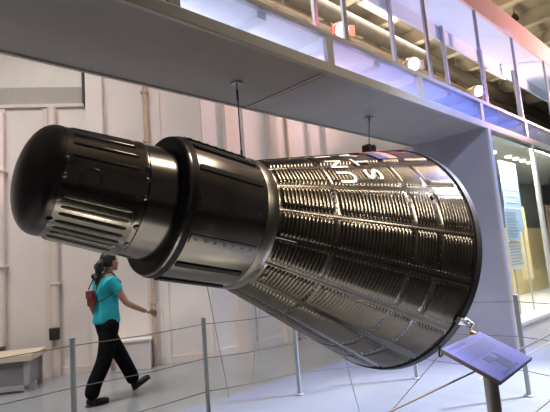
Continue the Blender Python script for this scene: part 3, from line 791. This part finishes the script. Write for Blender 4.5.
def shoe(ank, pitch):
    M = Matrix.Translation(ank) @ Matrix.Rotation(pitch, 4, 'Y')
    b = B(); ball(b, (0, 0, 0), (.055, .040, .048), 16); 
    for v in b.verts: v.co += Vector((-.02, 0, -.035))
    c = B(); ball(c, (.075, 0, -.052), (.105, .045, .034), 16); add(b, c)
    c = B(); box(c, (-.075, -.036, -.084), (.165, .036, -.070)); add(b, c)
    for v in b.verts: v.co = M @ v.co
    obj('shoe', remesh(b, .007, 1), 'shoe_black', wom, smooth=True, angle=180)
shoe(Vector((RA.x + .02, RA.y, .0845)), 0.0)
shoe(Vector((LA.x + .02, LA.y, .115)), -0.42)
# red bag on the back and its strap
bg = thing('shoulder_bag', 'small dark red bag worn on the back of the walking person', 'bag', (2.29, WY, 1.0))
b = B(); box(b, (2.295, WY - .06, 1.02), (2.335, WY + .12, 1.20)); obj('pouch', b, 'bag_red', bg, bevel=.02)
obj('flap', bx((2.286, WY - .055, 1.11), (2.297, WY + .115, 1.195)), 'bag_red', bg, bevel=.004)
for s in (-1, 1):
    y = s * .10
    obj('strap', tb([v3(2.315, y, 1.21), v3(2.40, y, 1.375), v3(2.50, y, 1.385), v3(2.605, y, 1.27), v3(2.57, s * .13, 1.20), v3(2.45, s * .168, 1.14), v3(2.325, y, 1.06)], .008, 8), 'strap_black', bg, smooth=True)

# ------------------------------------------------------------------ light
def area(name, loc, size, sy_, power, col, rot=(0, 0, 0), spread=180):
    l = bpy.data.lights.new(name, 'AREA'); l.shape = 'RECTANGLE'; l.size = size; l.size_y = sy_; l.energy = power; l.color = col; l.spread = R(spread)
    o = bpy.data.objects.new(name, l); COL.objects.link(o); o.location = loc; o.rotation_euler = rot; return o
def point(name, loc, power, col, rad=.05):
    l = bpy.data.lights.new(name, 'POINT'); l.energy = power; l.color = col; l.shadow_soft_size = rad
    o = bpy.data.objects.new(name, l); COL.objects.link(o); o.location = loc; return o
def spot(name, loc, tgt, power, col, ang, blend=.6, rad=.06):
    l = bpy.data.lights.new(name, 'SPOT'); l.energy = power; l.color = col; l.spot_size = R(ang); l.spot_blend = blend; l.shadow_soft_size = rad
    o = bpy.data.objects.new(name, l); COL.objects.link(o); o.location = loc
    o.rotation_euler = (Vector(tgt) - Vector(loc)).to_track_quat('-Z', 'Y').to_euler(); return o
WARM = (1.0, 0.86, 0.70)
area('hall_lamp_front', (3.75, .9, 6.4), 1.3, 1.2, 60, WARM, spread=80)
spot('cone_highlight_fill', (2.6, -4.2, 5.0), (3.25, 2.1, 1.6), 800, WARM, 18, .5, .32)  # three unseen spots behind the camera, added for highlights on the cone
spot('cone_highlight_fill', (2.6, -3.2, 6.0), (2.7, 2.1, 1.75), 620, WARM, 14, .5, .35)
spot('cone_highlight_fill', (5.2, -3.6, 5.4), (3.25, 2.1, 1.6), 450, (1, .93, .85), 18, .5, .3)
area('soffit_fill', (8.5, 2.85, 3.42), 9.0, .2, 18, (.80, .90, 1.0), rot=(PI, 0, 0))  # added fill with no fitting, whitens the soffit
area('ceiling_fill', (8.5, 4.4, 4.6), 12.0, .4, 110, (1.0, .86, .66), rot=(PI, 0, 0))  # added upward fill, brightens the ceiling and joists
spot('floor_fill', (-1.5, -1.5, 6.0), (1.35, 1.75, 0), 6500, (1.0, .90, .76), 17, .5, .1)  # added pool on the floor out of view, mirrored under the canister
spot('floor_fill', (9.0, -1.0, 6.2), (4.0, 1.5, 0), 6500, (.93, .94, 1.0), 32, .7, .2)  # added fill, lifts the floor on the right
spot('wall_fill', (4.6, -3.0, 5.2), (5.2, 6.1, .6), 700, (.88, .92, 1.0), 24, .8, .25)  # added cool fill for the back wall below the walkway
area('hall_lamp_left', (0.3, 5.2, 6.4), 5.0, .8, 250, (1.0, .93, .90), spread=140)
area('hall_lamp_back', (7.5, 4.9, 6.15), 6.0, .5, 110, (1.0, .90, .80))
area('hall_lamp_right', (10.0, 0.3, 6.4), 5.0, .8, 300, (.85, .88, 1.0), spread=90)
spot('blue_spot', (8.2, 0.6, 6.2), (4.6, 2.7, 0), 2100, (.12, .25, 1.0), 40)
spot('blue_spot_case', (9.5, 1.2, 6.0), (7.2, 2.5, 3.1), 500, (.22, .30, 1.0), 40)
spot('panel_fill', (1.0, -1.5, 5.6), (6.6, 3.0, 1.5), 950, (.68, .72, 1.0), 24)  # unseen bluish fill added to brighten the case end panel
point('pink_glow', L1 + Vector((-.10, -.16, .05)), 14, (1.0, .22, .25))
point('blue_glow', L2 + Vector((-.08, -.14, .02)), 5, (.4, .45, 1.0))
point('blue_glow', L3 + Vector((-.08, -.14, .02)), 5, (.3, .38, 1.0))
for x, c, p in ((2.2, (.70, .78, 1.0), 10), (3.0, (.70, .78, 1.0), 8), (4.0, (.85, .65, .95), 8), (4.7, (.4, .45, 1.0), 8), (5.7, (.25, .35, 1.0), 12), (7.4, (.2, .28, 1.0), 12), (9.2, (.9, .8, .75), 6)):
    point('fascia_fill', (x, 3.2, 3.12), p, c, .04)  # hidden points added inside the fascia to tint its panes
area('case_lamp', (7.5, 2.57, 2.88), 1.6, .1, 60, (1.0, .95, .85))
area('case_lamp', (9.5, 2.57, 2.88), 1.8, .2, 90, (1.0, .93, .80))
spot('pink_fill', (12, 0.5, 4.0), (9.0, 2.5, 4.95), 1500, (1.0, .56, .52), 60)  # added from the front to brighten the canopy fascia

w = bpy.data.worlds.new('world'); S.world = w; w.use_nodes = True
w.node_tree.nodes['Background'].inputs[0].default_value = (.9, .88, .9, 1); w.node_tree.nodes['Background'].inputs[1].default_value = 0.05
vs = S.view_settings
S.display_settings.display_device = 'sRGB'
vs.view_transform = 'Standard'; vs.look = 'None'; vs.gamma = 1; vs.use_curve_mapping = False; vs.exposure = 0.14
